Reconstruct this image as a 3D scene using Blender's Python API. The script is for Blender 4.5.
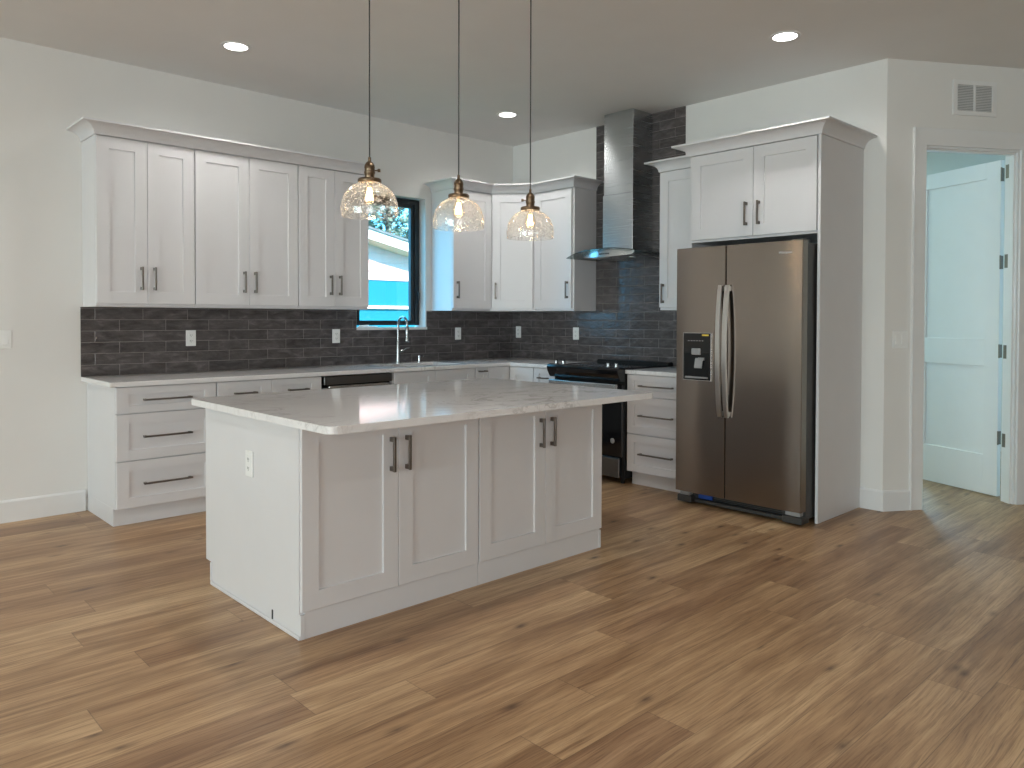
import bpy, bmesh, math, random
from mathutils import Vector, Matrix
random.seed(7)
for o in list(bpy.data.objects): bpy.data.objects.remove(o)
SC = bpy.context.scene
COL = SC.collection
# ---------------------------------------------------------------- camera, world, sun, window light, exposure
cam = bpy.data.cameras.new('camera'); co = bpy.data.objects.new('camera', cam); COL.objects.link(co); SC.camera = co
YAW, PITCH, ROLL = 0.75462, 0.01802, -0.00263
f0 = Vector((math.sin(YAW), math.cos(YAW), 0)); r0 = Vector((math.cos(YAW), -math.sin(YAW), 0))
Fw = f0*math.cos(PITCH) + Vector((0, 0, -math.sin(PITCH))); Dn = Vector((0, 0, -math.cos(PITCH))) - f0*math.sin(PITCH)
Rr = r0*math.cos(ROLL) + Dn*math.sin(ROLL); Dd = -r0*math.sin(ROLL) + Dn*math.cos(ROLL)
m3 = Matrix((Rr, -Dd, -Fw)).transposed()
co.matrix_world = Matrix.Translation((-5.37, -5.7041, 1.2975)) @ m3.to_4x4()
cam.sensor_width = 36; cam.lens = 765.91/1024*36; cam.shift_y = -(384-332.41)/1024
cam.clip_start = 0.05; cam.clip_end = 200

w = bpy.data.worlds.new('sky'); SC.world = w; w.use_nodes = True
bg = w.node_tree.nodes['Background']; bg.inputs[0].default_value = (0.15, 0.59, 1.0, 1); bg.inputs[1].default_value = 6.8

def lamp(name, kind, loc, energy, color, target=None, size=None, sizey=None, **kw):
    l = bpy.data.lights.new(name, kind); l.energy = energy; l.color = color
    o = bpy.data.objects.new(name, l); COL.objects.link(o); o.location = loc
    if target is not None: o.rotation_euler = (Vector(target)-Vector(loc)).to_track_quat('-Z', 'Y').to_euler()
    if kind == 'AREA':
        l.shape = 'RECTANGLE'; l.size = size; l.size_y = sizey or size
    for k, v in kw.items(): setattr(l, k, v)
    return o
lamp('sun', 'SUN', (0, -20, 20), 9.5, (1, 0.90, 0.78), target=(1.5, -4.0, 9.0), angle=0.02)
# area lamps before the solid left and rear walls, standing in for living area daylight
lamp('daylight_left', 'AREA', (-15.95, -5.4, 1.4), 545, (0.73, 0.94, 1.0), target=(0, -5.4, 1.5), size=7.0, sizey=2.6)
lamp('daylight_rear', 'AREA', (-8.2, -9.45, 1.35), 122, (0.91, 0.94, 1.0), target=(-8.2, 0, 1.35), size=4.4, sizey=2.3)
lamp('daylight_bedroom', 'AREA', (3.22, -2.15, 1.35), 82, (0.34, 0.68, 1.0), target=(1.5, -2.85, 0.9), size=0.5, sizey=1.5)
lamp('bedroom_ceiling_lamp', 'AREA', (1.35, -1.6, 2.98), 28, (0.74, 1.0, 0.82), target=(1.35, -1.6, 0), size=0.9, sizey=0.9)  # unseen fill light added to brighten the open bedroom door
po = lamp('sink_window_portal', 'AREA', (-1.47, 0.10, 1.81), 1, (1, 1, 1), target=(-1.47, -5, 1.81), size=0.74, sizey=1.18)
po.data.cycles.is_portal = True

SC.view_settings.view_transform = 'Standard'; SC.view_settings.look = 'None'
SC.view_settings.gamma = 1.0; SC.view_settings.use_curve_mapping = False
SC.view_settings.exposure = 0.1
try:
    SC.cycles.use_denoising = True; SC.cycles.max_bounces = 10; SC.cycles.diffuse_bounces = 5
    SC.cycles.sample_clamp_indirect = 4.0
    SC.cycles.caustics_reflective = False; SC.cycles.caustics_refractive = False
except Exception: pass

H = 3.048
# ---------------------------------------------------------------- node helpers and materials
class NT:
    def __init__(s, name):
        s.m = bpy.data.materials.new(name); s.m.use_nodes = True; s.t = s.m.node_tree; s.n = s.t.nodes; s.l = s.t.links
        s.b = s.n['Principled BSDF']; s.out = s.n['Material Output']
    def link(s, a, b): s.l.new(a, b)
    def put(s, sock, v):
        if hasattr(v, 'is_output') or isinstance(v, bpy.types.NodeSocket): s.l.new(v, sock)
        else: sock.default_value = v
    def math(s, op, a, b=0.0, c=0.0, clamp=False):
        n = s.n.new('ShaderNodeMath'); n.operation = op; n.use_clamp = clamp
        for i, v in enumerate((a, b, c)): s.put(n.inputs[i], v)
        return n.outputs[0]
    def coord(s, kind='Object'): return s.n.new('ShaderNodeTexCoord').outputs[kind]
    def sep(s, v):
        n = s.n.new('ShaderNodeSeparateXYZ'); s.l.new(v, n.inputs[0]); return n.outputs
    def comb(s, x=0.0, y=0.0, z=0.0):
        n = s.n.new('ShaderNodeCombineXYZ')
        for i, v in enumerate((x, y, z)): s.put(n.inputs[i], v)
        return n.outputs[0]
    def noise(s, vec, scale=5.0, detail=3.0, rough=0.5, dist=0.0):
        n = s.n.new('ShaderNodeTexNoise'); s.l.new(vec, n.inputs['Vector'])
        n.inputs['Scale'].default_value = scale; n.inputs['Detail'].default_value = detail
        n.inputs['Roughness'].default_value = rough; n.inputs['Distortion'].default_value = dist
        return n.outputs['Fac']
    def white(s, vec):
        n = s.n.new('ShaderNodeTexWhiteNoise'); n.noise_dimensions = '3D'; s.l.new(vec, n.inputs['Vector']); return n.outputs['Value']
    def ramp(s, fac, stops):
        n = s.n.new('ShaderNodeValToRGB'); cr = n.color_ramp
        while len(cr.elements) > len(stops): cr.elements.remove(cr.elements[-1])
        while len(cr.elements) < len(stops): cr.elements.new(0.5)
        for e, (p, c) in zip(cr.elements, stops): e.position = p; e.color = (*c, 1)
        s.l.new(fac, n.inputs[0]); return n.outputs[0]
    def mix(s, fac, a, b, mode='MIX'):
        n = s.n.new('ShaderNodeMix'); n.data_type = 'RGBA'; n.blend_type = mode
        s.put(n.inputs[0], fac)
        for i, v in ((6, a), (7, b)): s.put(n.inputs[i], v if isinstance(v, bpy.types.NodeSocket) else (*v, 1))
        return n.outputs[2]
    def bump(s, h, strength=0.3, dist=0.01):
        n = s.n.new('ShaderNodeBump'); n.inputs['Strength'].default_value = strength; n.inputs['Distance'].default_value = dist
        s.l.new(h, n.inputs['Height']); s.l.new(n.outputs[0], s.b.inputs['Normal']); return n.outputs[0]
    def set(s, **kw):
        for k, v in kw.items(): s.put(s.b.inputs[k.replace('_', ' ')], v if not isinstance(v, tuple) else (*v, 1))

def srgb(r, g, b):
    f = lambda c: (c/255/12.92) if c/255 <= 0.04045 else ((c/255+0.055)/1.055)**2.4
    return (f(r), f(g), f(b))

def plain(name, col, rough=0.5, metal=0.0, var=0.04, scale=8.0, bump=0.0, spec=None, coat=0.0):
    t = NT(name); n = t.noise(t.coord(), scale, 3)
    dark = tuple(c*(1-var) for c in col); lite = tuple(min(1, c*(1+var)) for c in col)
    t.set(Base_Color=t.ramp(n, [(0.3, dark), (0.7, lite)]), Roughness=rough, Metallic=metal)
    if spec is not None: t.b.inputs['Specular IOR Level'].default_value = spec
    if coat: t.b.inputs['Coat Weight'].default_value = coat; t.b.inputs['Coat Roughness'].default_value = 0.05
    if bump: t.bump(t.noise(t.coord(), 220, 2), bump, 0.002)
    return t.m

def steel(name, col, rough, axis='z', var=0.10, bump=0.03, metal=1.0, aniso=0.0):
    t = NT(name); x, y, z = t.sep(t.coord())
    v = t.comb(t.math('MULTIPLY', x, 3 if axis == 'x' else 260), t.math('MULTIPLY', y, 3 if axis == 'x' else 260), t.math('MULTIPLY', z, 3 if axis == 'z' else 260))
    n = t.noise(v, 1.0, 3)
    t.set(Base_Color=t.ramp(n, [(0.25, tuple(c*(1-var) for c in col)), (0.75, tuple(min(1, c*(1+var)) for c in col))]), Metallic=metal,
          Roughness=t.math('MULTIPLY_ADD', n, 0.10, rough-0.05))
    t.bump(n, bump, 0.001)
    if aniso:
        tg = t.n.new('ShaderNodeTangent'); tg.direction_type = 'RADIAL'; tg.axis = 'Z'
        t.l.new(tg.outputs[0], t.b.inputs['Tangent']); t.set(Anisotropic=aniso, Anisotropic_Rotation=0.25)
    return t.m

def emit(name, col, strength):
    t = NT(name); e = t.n.new('ShaderNodeEmission'); e.inputs[0].default_value = (*col, 1); e.inputs[1].default_value = strength
    t.l.new(e.outputs[0], t.out.inputs[0]); return t.m

def glassy(name, tint, amount, rough=0.02, bubbles=False, ior=1.45, base=0.0):
    # thin clear sheet: transmits straight through, mirrors by angle; bubbles scatter a little light
    t = NT(name)
    tr = t.n.new('ShaderNodeBsdfTransparent'); tr.inputs[0].default_value = (*tint, 1)
    gl = t.n.new('ShaderNodeBsdfGlossy'); gl.inputs['Roughness'].default_value = rough
    fr = t.n.new('ShaderNodeLayerWeight'); fr.inputs[0].default_value = 0.5
    sch = t.math('MULTIPLY_ADD', t.math('POWER', fr.outputs['Facing'], 5.0), 0.96, 0.04)
    fac = t.math('MULTIPLY_ADD', sch, amount, base, clamp=True)
    mx = t.n.new('ShaderNodeMixShader'); t.l.new(fac, mx.inputs[0]); t.l.new(tr.outputs[0], mx.inputs[1]); t.l.new(gl.outputs[0], mx.inputs[2])
    res = mx.outputs[0]
    if bubbles:
        vo = t.n.new('ShaderNodeTexVoronoi'); vo.inputs['Scale'].default_value = 95; t.l.new(t.coord(), vo.inputs['Vector'])
        n2 = t.noise(t.coord(), 60, 2)
        dot = t.math('LESS_THAN', vo.outputs['Distance'], t.math('MULTIPLY_ADD', n2, 0.60, 0.0))
        bp = t.n.new('ShaderNodeBump'); bp.inputs['Strength'].default_value = 0.5; bp.inputs['Distance'].default_value = 0.004
        t.l.new(t.noise(t.coord(), 45, 3), bp.inputs['Height']); t.l.new(bp.outputs[0], gl.inputs['Normal']); t.l.new(bp.outputs[0], fr.inputs['Normal'])
        df = t.n.new('ShaderNodeBsdfTranslucent'); df.inputs[0].default_value = (1, 0.97, 0.94, 1)
        d2 = t.n.new('ShaderNodeBsdfDiffuse'); d2.inputs[0].default_value = (1, 0.98, 0.95, 1)
        ad = t.n.new('ShaderNodeMixShader'); ad.inputs[0].default_value = 0.5
        t.l.new(df.outputs[0], ad.inputs[1]); t.l.new(d2.outputs[0], ad.inputs[2])
        m2 = t.n.new('ShaderNodeMixShader'); t.l.new(t.math('ADD', t.math('MULTIPLY_ADD', dot, 0.42, 0.0), t.math('MULTIPLY', t.math('POWER', fr.outputs['Facing'], 4.0), 0.45), clamp=True), m2.inputs[0]); t.l.new(res, m2.inputs[1]); t.l.new(ad.outputs[0], m2.inputs[2])
        res = m2.outputs[0]
    t.l.new(res, t.out.inputs[0]); return t.m

M = {}
M['wall'] = plain('wall_paint', (0.76, 0.745, 0.715), 0.75, var=0.012, scale=3, bump=0.05)
M['ceiling'] = plain('ceiling_paint', (0.80, 0.785, 0.765), 0.8, var=0.012, scale=3, bump=0.05)
M['trim'] = plain('trim_paint', (0.77, 0.765, 0.755), 0.35, var=0.01)
M['cab'] = plain('cabinet_paint', (0.70, 0.69, 0.695), 0.33, var=0.012, scale=5)
M['cabdark'] = plain('cabinet_shadow_gap', (0.25, 0.24, 0.23), 0.7)
M['nickel'] = steel('brushed_nickel', (0.19, 0.165, 0.145), 0.36, 'z')
M['chrome'] = plain('chrome', (0.62, 0.63, 0.64), 0.16, 1.0, var=0.02)
M['fauc'] = plain('brushed_faucet_steel', (0.36, 0.37, 0.37), 0.24, 1.0, var=0.02)
M['brass'] = plain('aged_brass', (0.17, 0.12, 0.078), 0.32, 1.0, var=0.25, scale=60)
M['cord'] = plain('black_cord', (0.035, 0.033, 0.032), 0.6)
M['blackglass'] = plain('black_glass', (0.006, 0.006, 0.007), 0.08, var=0.02, spec=0.45)
M['blackpl'] = plain('black_plastic', (0.010, 0.010, 0.010), 0.4, var=0.1, spec=0.25)
M['greypl'] = plain('grey_plastic', (0.30, 0.30, 0.30), 0.35, var=0.05)
M['darkmetal'] = plain('dark_grey_metal', (0.055, 0.054, 0.052), 0.4, 0.3)
M['fridge'] = steel('fridge_steel', (0.29, 0.255, 0.225), 0.24, 'x', 0.03, 0.006, aniso=0.85)
M['hsteel'] = plain('satin_handle_steel', (0.52, 0.51, 0.49), 0.30, 1.0, var=0.02)
M['hood'] = steel('hood_steel', (0.55, 0.57, 0.58), 0.26, 'x', 0.03, 0.006, aniso=0.7)
M['steel'] = steel('appliance_steel', (0.55, 0.55, 0.55), 0.26, 'x')
M['drkst'] = steel('dark_steel', (0.16, 0.155, 0.15), 0.38, 'x')
M['white'] = plain('white_plastic', (0.82, 0.82, 0.80), 0.35, var=0.01)
M['slot'] = plain('dark_slot', (0.05, 0.05, 0.05), 0.6)
M['yellow'] = plain('yellow_sticker', (0.70, 0.52, 0.06), 0.5)
M['blue'] = plain('blue_filter_cap', (0.01, 0.06, 0.30), 0.35)
M['frame'] = plain('black_window_frame', (0.016, 0.018, 0.02), 0.4)
M['hinge'] = plain('hinge_metal', (0.22, 0.19, 0.16), 0.38, 0.9, var=0.1)
M['pane'] = glassy('window_pane', (0.96, 1.0, 1.0), 1.0)
M['hoodglass'] = glassy('smoked_canopy_glass', (0.42, 0.50, 0.50), 1.0)
M['shade'] = glassy('seeded_glass', (0.97, 0.965, 0.955), 1.3, 0.05, True, base=0.02)
M['bulbglass'] = glassy('bulb_glass', (1.0, 0.93, 0.80), 0.8)
M['filament'] = emit('filament', (1.0, 0.70, 0.36), 22)
M['led'] = emit('led_lens', (1.0, 0.97, 0.92), 9)
M['siding'] = plain('cream_siding', (0.82, 0.42, 0.36), 0.7)
M['bluewall'] = plain('blue_stucco', (0.002, 0.16, 0.22), 0.8, bump=0.1)
M['whitewood'] = plain('white_fascia', (0.84, 0.56, 0.45), 0.6)
M['roof'] = plain('roof_shingle', (0.16, 0.14, 0.13), 0.9, var=0.2, scale=30)
M['grass'] = plain('grass', (0.10, 0.19, 0.05), 0.95, var=0.3, scale=12)
M['bark'] = plain('bark', (0.14, 0.11, 0.085), 0.9, var=0.3, scale=12)

def leaf_mat(name, a, b):
    t = NT(name); g = t.n.new('ShaderNodeNewGeometry')
    t.set(Base_Color=t.ramp(g.outputs['Random Per Island'], [(0.1, a), (0.9, b)]), Roughness=0.6); return t.m
M['leaf'] = leaf_mat('leaves', (0.03, 0.08, 0.05), (0.40, 0.42, 0.30))

def wood_floor():
    t = NT('oak_plank_floor'); x, y, z = t.sep(t.coord())
    PW, PL = 0.182, 1.52
    yr = t.math('DIVIDE', y, PW); r = t.math('FLOOR', yr); fy = t.math('FRACT', yr)
    rr = t.white(t.comb(r, 3.7, 0.0))
    xr = t.math('ADD', t.math('DIVIDE', x, PL), t.math('MULTIPLY', rr, 7.0)); c = t.math('FLOOR', xr); fx = t.math('FRACT', xr)
    pid = t.white(t.comb(r, c, 1.3)); pid2 = t.white(t.comb(c, r, 9.1))
    gx = t.math('MULTIPLY_ADD', pid, 37.0, x); gy = t.math('MULTIPLY_ADD', pid2, 11.0, y)
    wob = t.noise(t.comb(t.math('MULTIPLY', gx, 2.2), t.math('MULTIPLY', gy, 7.0), pid), 1.0, 2)
    gyw = t.math('MULTIPLY_ADD', wob, 0.035, gy)
    fine = t.noise(t.comb(t.math('MULTIPLY', gx, 5.0), t.math('MULTIPLY', gyw, 150.0), pid), 1.0, 5, 0.7, 0.2)
    broad = t.noise(t.comb(t.math('MULTIPLY', gx, 0.9), t.math('MULTIPLY', gyw, 26.0), pid2), 1.0, 5, 0.62, 0.3)
    blotch = t.noise(t.comb(t.math('MULTIPLY', gx, 0.9), t.math('MULTIPLY', gyw, 5.0), pid2), 1.3, 3, 0.55, 0.3)
    base = t.ramp(pid, [(0.0, srgb(190, 155, 120)), (0.35, srgb(203, 169, 130)), (0.7, srgb(211, 178, 138)), (1.0, srgb(228, 197, 156))])
    g1 = t.ramp(broad, [(0.30, srgb(178, 160, 148)), (0.5, srgb(230, 223, 216)), (0.68, srgb(255, 255, 255))])
    g2 = t.ramp(fine, [(0.34, srgb(168, 152, 140)), (0.52, srgb(238, 234, 229)), (0.7, srgb(255, 255, 255))])
    g3 = t.ramp(blotch, [(0.36, srgb(196, 182, 172)), (0.56, srgb(255, 255, 255))])
    col = t.mix(0.75, base, g1, 'MULTIPLY'); col = t.mix(0.75, col, g2, 'MULTIPLY'); col = t.mix(0.75, col, g3, 'MULTIPLY')
    # knots
    vo = t.n.new('ShaderNodeTexVoronoi'); vo.voronoi_dimensions = '2D'; vo.inputs['Scale'].default_value = 1.0
    t.l.new(t.comb(t.math('MULTIPLY', gx, 2.1), t.math('MULTIPLY', gy, 4.9), pid), vo.inputs['Vector'])
    ng = t.noise(t.comb(t.math('MULTIPLY', gx, 9.0), t.math('MULTIPLY', gy, 22.0), 0.0), 1.0, 3)
    kd = t.math('MULTIPLY_ADD', ng, 0.16, vo.outputs['Distance'])
    sel = t.sep(vo.outputs['Color'])[0]
    kn = t.math('MULTIPLY', t.math('SUBTRACT', 1.0, t.math('DIVIDE', t.math('SUBTRACT', kd, 0.07), 0.15), clamp=True), t.math('GREATER_THAN', sel, 0.66))
    col = t.mix(t.math('MULTIPLY', t.math('POWER', kn, 1.5), 0.9), col, srgb(74, 50, 36))
    ey = t.math('MINIMUM', fy, t.math('SUBTRACT', 1.0, fy)); ex = t.math('MINIMUM', fx, t.math('SUBTRACT', 1.0, fx))
    gap = t.math('MAXIMUM', t.math('LESS_THAN', ey, 0.0075), t.math('LESS_THAN', ex, 0.0010))
    col = t.mix(t.math('MULTIPLY', gap, 0.42), col, srgb(58, 42, 30))
    t.set(Base_Color=col, Roughness=t.math('MULTIPLY_ADD', fine, 0.14, 0.30)); t.b.inputs['Specular IOR Level'].default_value = 0.45
    h = t.math('SUBTRACT', t.math('MULTIPLY', fine, 0.25), gap); t.bump(h, 0.10, 0.002)
    return t.m
M['floor'] = wood_floor()

def quartz():
    t = NT('veined_quartz'); co_ = t.coord(); x, y, z = t.sep(co_)
    v = t.comb(t.math('MULTIPLY_ADD', y, 0.35, x), t.math('MULTIPLY', y, 1.7), z)
    n1 = t.noise(v, 1.5, 6, 0.6, 1.6); n2 = t.noise(v, 3.4, 5, 0.6, 1.0); n3 = t.noise(co_, 1.2, 3)
    vein = t.math('SUBTRACT', 1.0, t.math('MULTIPLY', t.math('ABSOLUTE', t.math('SUBTRACT', n1, 0.5)), 42.0), clamp=True)
    vein2 = t.math('SUBTRACT', 1.0, t.math('MULTIPLY', t.math('ABSOLUTE', t.math('SUBTRACT', n2, 0.46)), 50.0), clamp=True)
    msk = t.ramp(n3, [(0.45, (0, 0, 0)), (0.62, (1, 1, 1))])
    f = t.math('MAXIMUM', t.math('MULTIPLY', t.math('MULTIPLY', vein, msk), 0.55), t.math('MULTIPLY', t.math('MULTIPLY', vein2, msk), 0.25))
    col = t.mix(f, (0.80, 0.785, 0.775), (0.30, 0.275, 0.255))
    t.set(Base_Color=col, Roughness=0.09); t.b.inputs['Specular IOR Level'].default_value = 0.55
    return t.m
M['quartz'] = quartz()

def tile_mat():
    # glazed 3 x 12 inch tiles laid in running bond: local x along the wall, z up
    t = NT('charcoal_glazed_tile'); x, y, z = t.sep(t.coord())
    TH, TL = 0.0765, 0.308
    zr = t.math('DIVIDE', t.math('SUBTRACT', z, 0.900), TH); r = t.math('FLOOR', zr); fz = t.math('FRACT', zr)
    half = t.math('MULTIPLY', t.math('ABSOLUTE', t.math('FRACT', t.math('MULTIPLY', r, 0.5))), 1.0)
    xr = t.math('ADD', t.math('DIVIDE', t.math('ADD', x, 3.726), TL), half); c = t.math('FLOOR', xr); fx = t.math('FRACT', xr)
    pid = t.white(t.comb(r, c, 4.2))
    ez = t.math('MULTIPLY', t.math('MINIMUM', fz, t.math('SUBTRACT', 1.0, fz)), TH); ex = t.math('MULTIPLY', t.math('MINIMUM', fx, t.math('SUBTRACT', 1.0, fx)), TL)
    e = t.math('MINIMUM', ez, ex); grout = t.math('LESS_THAN', e, 0.0016)
    mot = t.noise(t.comb(t.math('MULTIPLY', x, 9.0), pid, t.math('MULTIPLY', z, 26.0)), 1.0, 4, 0.6, 0.5)
    colr = t.ramp(mot, [(0.3, srgb(70, 65, 64)), (0.55, srgb(93, 88, 87)), (0.8, srgb(124, 118, 117))])
    colr = t.mix(0.5, colr, t.ramp(pid, [(0, srgb(190, 186, 188)), (1, srgb(255, 250, 250))]), 'MULTIPLY')
    col = t.mix(grout, colr, srgb(128, 122, 118))
    t.set(Base_Color=col, Roughness=t.math('MULTIPLY_ADD', grout, 0.5, 0.10))
    wav = t.noise(t.comb(t.math('MULTIPLY', x, 1.0), pid, t.math('MULTIPLY', z, 1.3)), 32.0, 2, 0.5)
    edge = t.math('MINIMUM', t.math('DIVIDE', e, 0.006), 1.0)
    t.bump(t.math('ADD', t.math('MULTIPLY', wav, 1.0), t.math('MULTIPLY', edge, 0.5)), 0.55, 0.006)
    return t.m
M['tile'] = tile_mat()

# ---------------------------------------------------------------- mesh helpers
class MB:
    def __init__(s): s.bm = bmesh.new()
    def merge(s, tmp):
        me = bpy.data.meshes.new('tmp'); tmp.to_mesh(me); tmp.free(); s.bm.from_mesh(me); bpy.data.meshes.remove(me)
    def box(s, x0, x1, y0, y1, z0, z1, bev=0.0, seg=1):
        t = bmesh.new(); bmesh.ops.create_cube(t, size=1)
        for v in t.verts: v.co = Vector(((x0+x1)/2+v.co.x*(x1-x0), (y0+y1)/2+v.co.y*(y1-y0), (z0+z1)/2+v.co.z*(z1-z0)))
        if bev: bmesh.ops.bevel(t, geom=t.edges[:], offset=bev, segments=seg, affect='EDGES', profile=0.5)
        bmesh.ops.recalc_face_normals(t, faces=t.faces[:]); s.merge(t); return s
    def lathe(s, prof, c=(0, 0, 0), seg=32, axis='z', cap=True):
        t = bmesh.new(); rings = []
        for r, h in prof:
            ring = []
            for i in range(seg):
                a = 2*math.pi*i/seg; p = Vector((r*math.cos(a), r*math.sin(a), h))
                if axis == 'y': p = Vector((p.x, -p.z, p.y))
                if axis == 'x': p = Vector((-p.z, p.x, p.y))
                ring.append(t.verts.new(p+Vector(c)))
            rings.append(ring)
        for a, b in zip(rings, rings[1:]):
            for i in range(seg): t.faces.new((a[i], a[(i+1) % seg], b[(i+1) % seg], b[i]))
        if cap:
            t.faces.new(list(reversed(rings[0]))); t.faces.new(rings[-1])
            bmesh.ops.recalc_face_normals(t, faces=t.faces[:])
        s.merge(t); return s
    def cyl(s, p0, p1, r, seg=16, r2=None):
        p0, p1 = Vector(p0), Vector(p1); q = (p1-p0).to_track_quat('Z', 'Y'); L = (p1-p0).length
        t = bmesh.new(); bmesh.ops.create_cone(t, cap_ends=True, segments=seg, radius1=r, radius2=r if r2 is None else r2, depth=L)
        for v in t.verts: v.co = q @ v.co + (p0+p1)/2
        s.merge(t); return s
    def tube(s, pts, r, seg=10):
        pts = [Vector(p) for p in pts]; t = bmesh.new(); rings = []
        up = Vector((0.123, 0.456, 0.87)).normalized(); nrm = None
        for i, p in enumerate(pts):
            d = (pts[min(i+1, len(pts)-1)]-pts[max(i-1, 0)]).normalized()
            if nrm is None: nrm = d.cross(up).normalized()
            nrm = (nrm - d*nrm.dot(d)).normalized(); b = d.cross(nrm)
            rr = r[i] if isinstance(r, (list, tuple)) else r
            rings.append([t.verts.new(p + nrm*rr*math.cos(2*math.pi*k/seg) + b*rr*math.sin(2*math.pi*k/seg)) for k in range(seg)])
        for a, b in zip(rings, rings[1:]):
            for k in range(seg): t.faces.new((a[k], a[(k+1) % seg], b[(k+1) % seg], b[k]))
        t.faces.new(list(reversed(rings[0]))); t.faces.new(rings[-1]); bmesh.ops.recalc_face_normals(t, faces=t.faces[:])
        s.merge(t); return s
    def prism(s, poly, axis, a, b, bev=0.0):
        # poly: 2D outline, extruded along axis from a to b
        t = bmesh.new()
        def mk(p, h): return {'x': Vector((h, p[0], p[1])), 'y': Vector((p[0], h, p[1])), 'z': Vector((p[0], p[1], h))}[axis]
        A = [t.verts.new(mk(p, a)) for p in poly]; B = [t.verts.new(mk(p, b)) for p in poly]; n = len(poly)
        t.faces.new(A); t.faces.new(list(reversed(B)))
        for i in range(n): t.faces.new((A[i], A[(i+1) % n], B[(i+1) % n], B[i]))
        if bev: bmesh.ops.bevel(t, geom=t.edges[:], offset=bev, segments=1, affect='EDGES')
        bmesh.ops.recalc_face_normals(t, faces=t.faces[:]); s.merge(t); return s
    def front(s, x0, x1, z0, z1, y, t=0.02, stile=0.076, rail=0.076, rec=0.0100):
        b = bmesh.new(); rings = []
        for ix, iz, yy in ((0, 0, y), (0, 0, y-t+0.0015), (0.0015, 0.0015, y-t), (stile, rail, y-t), (stile+0.0012, rail+0.0012, y-t+rec)):
            rings.append([b.verts.new((x, yy, z)) for x, z in ((x0+ix, z0+iz), (x1-ix, z0+iz), (x1-ix, z1-iz), (x0+ix, z1-iz))])
        b.faces.new(rings[0]); b.faces.new(rings[-1])
        for p, q in zip(rings, rings[1:]):
            for i in range(4): b.faces.new((p[i], p[(i+1) % 4], q[(i+1) % 4], q[i]))
        bmesh.ops.recalc_face_normals(b, faces=b.faces[:]); s.merge(b); return s
    def cells(s, xs, ys, on, z0, z1, axes='xyz', bev=0.0):
        # slab made of grid cells with holes; only the outer skin is built
        t = bmesh.new(); V = {}
        def mk(i, j, h):
            k = (i, j, h)
            if k not in V:
                p = (xs[i], ys[j], z1 if h else z0)
                q = {'xyz': p, 'xzy': (p[0], p[2], p[1]), 'yzx': (p[2], p[0], p[1])}[axes]
                V[k] = t.verts.new(q)
            return V[k]
        nx, ny = len(xs)-1, len(ys)-1
        O = lambda i, j: 0 <= i < nx and 0 <= j < ny and on(i, j)
        for i in range(nx):
            for j in range(ny):
                if not O(i, j): continue
                for h in (0, 1): t.faces.new((mk(i, j, h), mk(i+1, j, h), mk(i+1, j+1, h), mk(i, j+1, h)))
                for di, dj, a, b in ((-1, 0, (i, j), (i, j+1)), (1, 0, (i+1, j), (i+1, j+1)), (0, -1, (i, j), (i+1, j)), (0, 1, (i, j+1), (i+1, j+1))):
                    if not O(i+di, j+dj): t.faces.new((mk(*a, 0), mk(*b, 0), mk(*b, 1), mk(*a, 1)))
        bmesh.ops.recalc_face_normals(t, faces=t.faces[:])
        if bev:
            es = [e for e in t.edges if len(e.link_faces) == 2 and e.calc_face_angle() > 0.5]
            bmesh.ops.bevel(t, geom=es, offset=bev, segments=2, affect='EDGES')
        s.merge(t); return s
    def sweep(s, path, prof, closed_ends=True):
        # path: 2D points; prof: (outward to the right of travel, z)
        t = bmesh.new(); P = [Vector(p) for p in path]; rings = []
        for i, p in enumerate(P):
            ns = []
            if i > 0: d = (P[i]-P[i-1]).normalized(); ns.append(Vector((d.y, -d.x)))
            if i < len(P)-1: d = (P[i+1]-P[i]).normalized(); ns.append(Vector((d.y, -d.x)))
            if len(ns) == 2:
                m = (ns[0]+ns[1]).normalized(); m = m/max(0.2, m.dot(ns[0]))
            else: m = ns[0]
            rings.append([t.verts.new((p.x+m.x*o, p.y+m.y*o, z)) for o, z in prof])
        n = len(prof)
        for a, b in zip(rings, rings[1:]):
            for k in range(n): t.faces.new((a[k], a[(k+1) % n], b[(k+1) % n], b[k]))
        t.faces.new(rings[0]); t.faces.new(list(reversed(rings[-1])))
        bmesh.ops.recalc_face_normals(t, faces=t.faces[:]); s.merge(t); return s
    def build(s, name, mat, parent=None, smooth=False, sharp=38):
        me = bpy.data.meshes.new(name); s.bm.to_mesh(me); s.bm.free(); me.materials.append(mat)
        if smooth:
            for p in me.polygons: p.use_smooth = True
            try: me.set_sharp_from_angle(angle=math.radians(sharp))
            except Exception: pass
        o = bpy.data.objects.new(name, me); COL.objects.link(o)
        if parent is not None: o.parent = parent
        return o

def tag(o, label, cat, group=None, kind=None):
    o['label'] = label; o['category'] = cat
    if group: o['group'] = group
    if kind: o['kind'] = kind
    return o
def thing(name, label, cat, loc=(0, 0, 0), rz=0.0, group=None):
    o = bpy.data.objects.new(name, None); COL.objects.link(o); o.empty_display_size = 0.1
    o.location = loc; o.rotation_euler = (0, 0, rz); return tag(o, label, cat, group)
def struct(o, loc=None, rz=None, label=None, cat=None):
    o['kind'] = 'structure'
    if loc: o.location = loc
    if rz is not None: o.rotation_euler = (0, 0, rz)
    o['label'] = label or o.name.replace('_', ' ')
    o['category'] = cat or o.name.split('_')[0]
    return o
RW = -math.pi/2          # turns a unit so that it stands against the right wall and faces -x

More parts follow.
